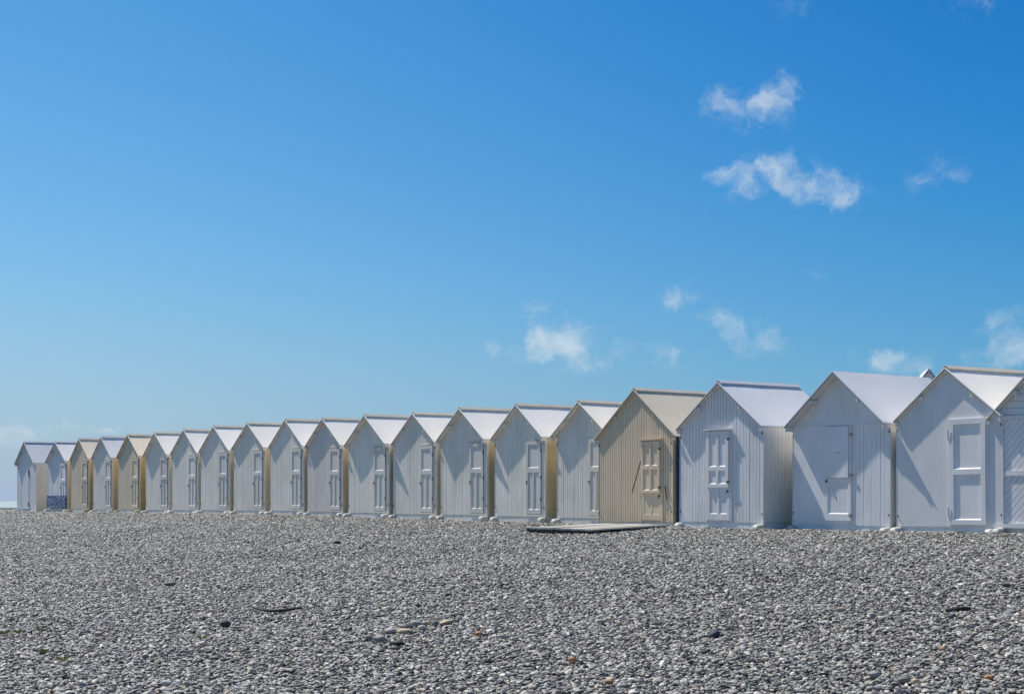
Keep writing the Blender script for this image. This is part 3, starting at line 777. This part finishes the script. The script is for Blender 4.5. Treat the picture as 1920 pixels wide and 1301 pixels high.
ST = [
 (422,1173,22,13,'dark','rounded dark stone lying alone left of the larger pale stones, below the curved driftwood',0),
 (1338,1194,26,13,'black','pointed blue black stone lying alone in the right half of the shingle',-18),
 (319,1097,24,8,'grey','flat dark grey stone on the open shingle, upper left of the curved driftwood',-8),
 (694,1200,20,10,'grey','darkest grey stone at the lower left end of the line of stones',10),
 (712,1201,24,13,'mid','oval grey stone at the front left end of the line of larger stones',-4),
 (734,1187,22,10,'mid','grey stone touching the left end of the long tan stone',0),
 (759,1187,30,9,'tan','long tan stone in the middle of the line of larger stones',0),
 (762,1178,26,8,'grey','low grey stone just above the long tan stone',5),
 (781,1173,20,12,'mid','domed grey stone at the top of the line of larger stones',0),
 (791,1180,16,8,'pale','small pale oval stone right of the long tan stone',0),
 (800,1172,16,7,'tan','small flat brownish stone behind the domed grey one',0),
 (816,1173,14,9,'grey','small dark stone between the group and the orange tinted stone at its right end',-20),
 (836,1171,26,9,'tan','long tan and orange stone at the upper right end of the line of stones',-12),
 (898,1192,15,8,'orange','ochre brown lump by itself to the right of the line of stones',0),
 (1576,1147,20,9,'tan','tan angular stone by itself in the right part of the shingle',-6),
 (1073,1243,16,12,'orange','orange brown stone near the bottom in the middle of the picture',14),
 (1141,1283,18,8,'orange','orange stone close to the bottom edge, right of the middle',0),
 (1855,1275,20,9,'orange','pale orange stone near the bottom right corner',0),
 (1768,1222,11,8,'orange','small bright orange stone on the right above the corner one',0),
 (185,1192,16,8,'tan','small pinkish tan stone on the left below the middle of the shingle',0),
 (1638,1270,24,12,'mid','large rounded grey stone near the bottom right, left of two domed stones',0),
 (1695,1281,22,13,'grey','domed grey stone at the bottom, one of the pair near the right corner',0),
 (1716,1283,18,12,'tan','brownish domed stone touching the grey one at the bottom right',0),
 (745,1210,26,9,'dark','black sided stone just below the long tan stone',0),
 (312,1285,24,10,'pale','large pale stone near the bottom edge on the left',-6),
 (632,1019,14,7,'dark','small dark stone high on the shingle below the pinkish grey hut',0),
 (1886,1101,14,9,'dark','dark stone at the right edge halfway down the shingle',0),
 (1780,1148,16,8,'dark','black stone at the left end of the dark debris on the right',0),
 (1128,1168,16,7,'pale','whitish stone by itself right of the middle of the shingle',0),
]
for n_, (x, y, w, h, m, l, t) in enumerate(ST): stone(x, y, w, h, m, l, t, seed=n_+1, group='larger stones lying on the pebbles')

def tube_thing(name, pts, rad, mat, label, cat):
    cen = sum(pts, Vector())/len(pts); b = MB(); n = 8
    rings = []
    for i, p in enumerate(pts):
        d = (pts[min(i+1,len(pts)-1)]-pts[max(i-1,0)]).normalized(); t = d.cross(Vector((0,0,1))).normalized(); q = d.cross(t)
        r = rad*(.45+.55*math.sin(math.pi*(.12+.8*i/(len(pts)-1))))
        rings.append([p-cen+(t*math.cos(k*2*math.pi/n)+q*math.sin(k*2*math.pi/n))*r*random.uniform(.9,1.1) for k in range(n)])
    vs = [v for r in rings for v in r]; m = len(rings)
    b.add(vs, [(i*n+k, i*n+(k+1)%n, (i+1)*n+(k+1)%n, (i+1)*n+k) for i in range(m-1) for k in range(n)]+[tuple(range(n))[::-1], tuple(range((m-1)*n, m*n))])
    o = b.build(name, mat, smooth=True); o.location = cen; tag(o, label, cat)
    return o
dw = plain('dark_driftwood', (.035,.030,.026), .85, var=.4, scale=20)
pts = []
for (x, y) in ((470,1144),(480,1148),(493,1151.5),(508,1153),(524,1152.5),(540,1151),(554,1149),(566,1147)):
    p = at(x, y); p.z += .06; pts.append(p)
tube_thing('driftwood', pts, .020, dw, 'thin dark curved stick of driftwood lying on the pebbles at left', 'driftwood')
pts = [at(x, y)+Vector((0,0,.05)) for x, y in ((1786,1148),(1797,1149.5),(1808,1148.5),(1820,1149))]
tube_thing('driftwood', pts, .028, dw, 'short black piece of driftwood between stones at the right', 'driftwood')

def weed(x, y, n, label):
    P = at(x, y); root = None; b = MB(); rg = random.Random(x*7+y)
    for k in range(n):
        a = rg.uniform(0, 6.28); r = rg.uniform(0,.02); h = rg.uniform(.015,.05); l = rg.uniform(.03,.07)
        c = Vector((r*math.cos(a), r*math.sin(a), .01)); d = Vector((math.cos(a+rg.uniform(-1,1)), math.sin(a+rg.uniform(-1,1)), 0)); s = d.cross(Vector((0,0,1)))*.005
        t = c+d*l*.5+Vector((0,0,h)); e = c+d*l+Vector((0,0,h*.7))
        b.add([c-s*.4, c+s*.4, t+s, e, t-s], [(0,1,2,3,4)])
    o = b.build('weed', WEED); o.location = P+Vector((0,0,.02))
    tag(o, label, 'weed', 'small weeds sprouting between the pebbles')
WEED = plain('yellow_green_leaf', (.34,.33,.12), .6, var=.4, scale=30)
for (x, y, n, l) in ((6,1193,26,'tiny green weed at the left edge of the picture'),(33,1191,18,'small green weed just right of the one at the left edge'),(76,1184,14,'small yellowish weed highest of those at lower left'),
     (82,1228,22,'green weed halfway between the left edge and the pinkish tan stone, below it'),(118,1243,24,'widest yellow green weed at the lower left'),(380,1202,9,'tiny weed below the lone rounded dark stone')):
    weed(x, y, n, l)
print('objects', len(bpy.data.objects))
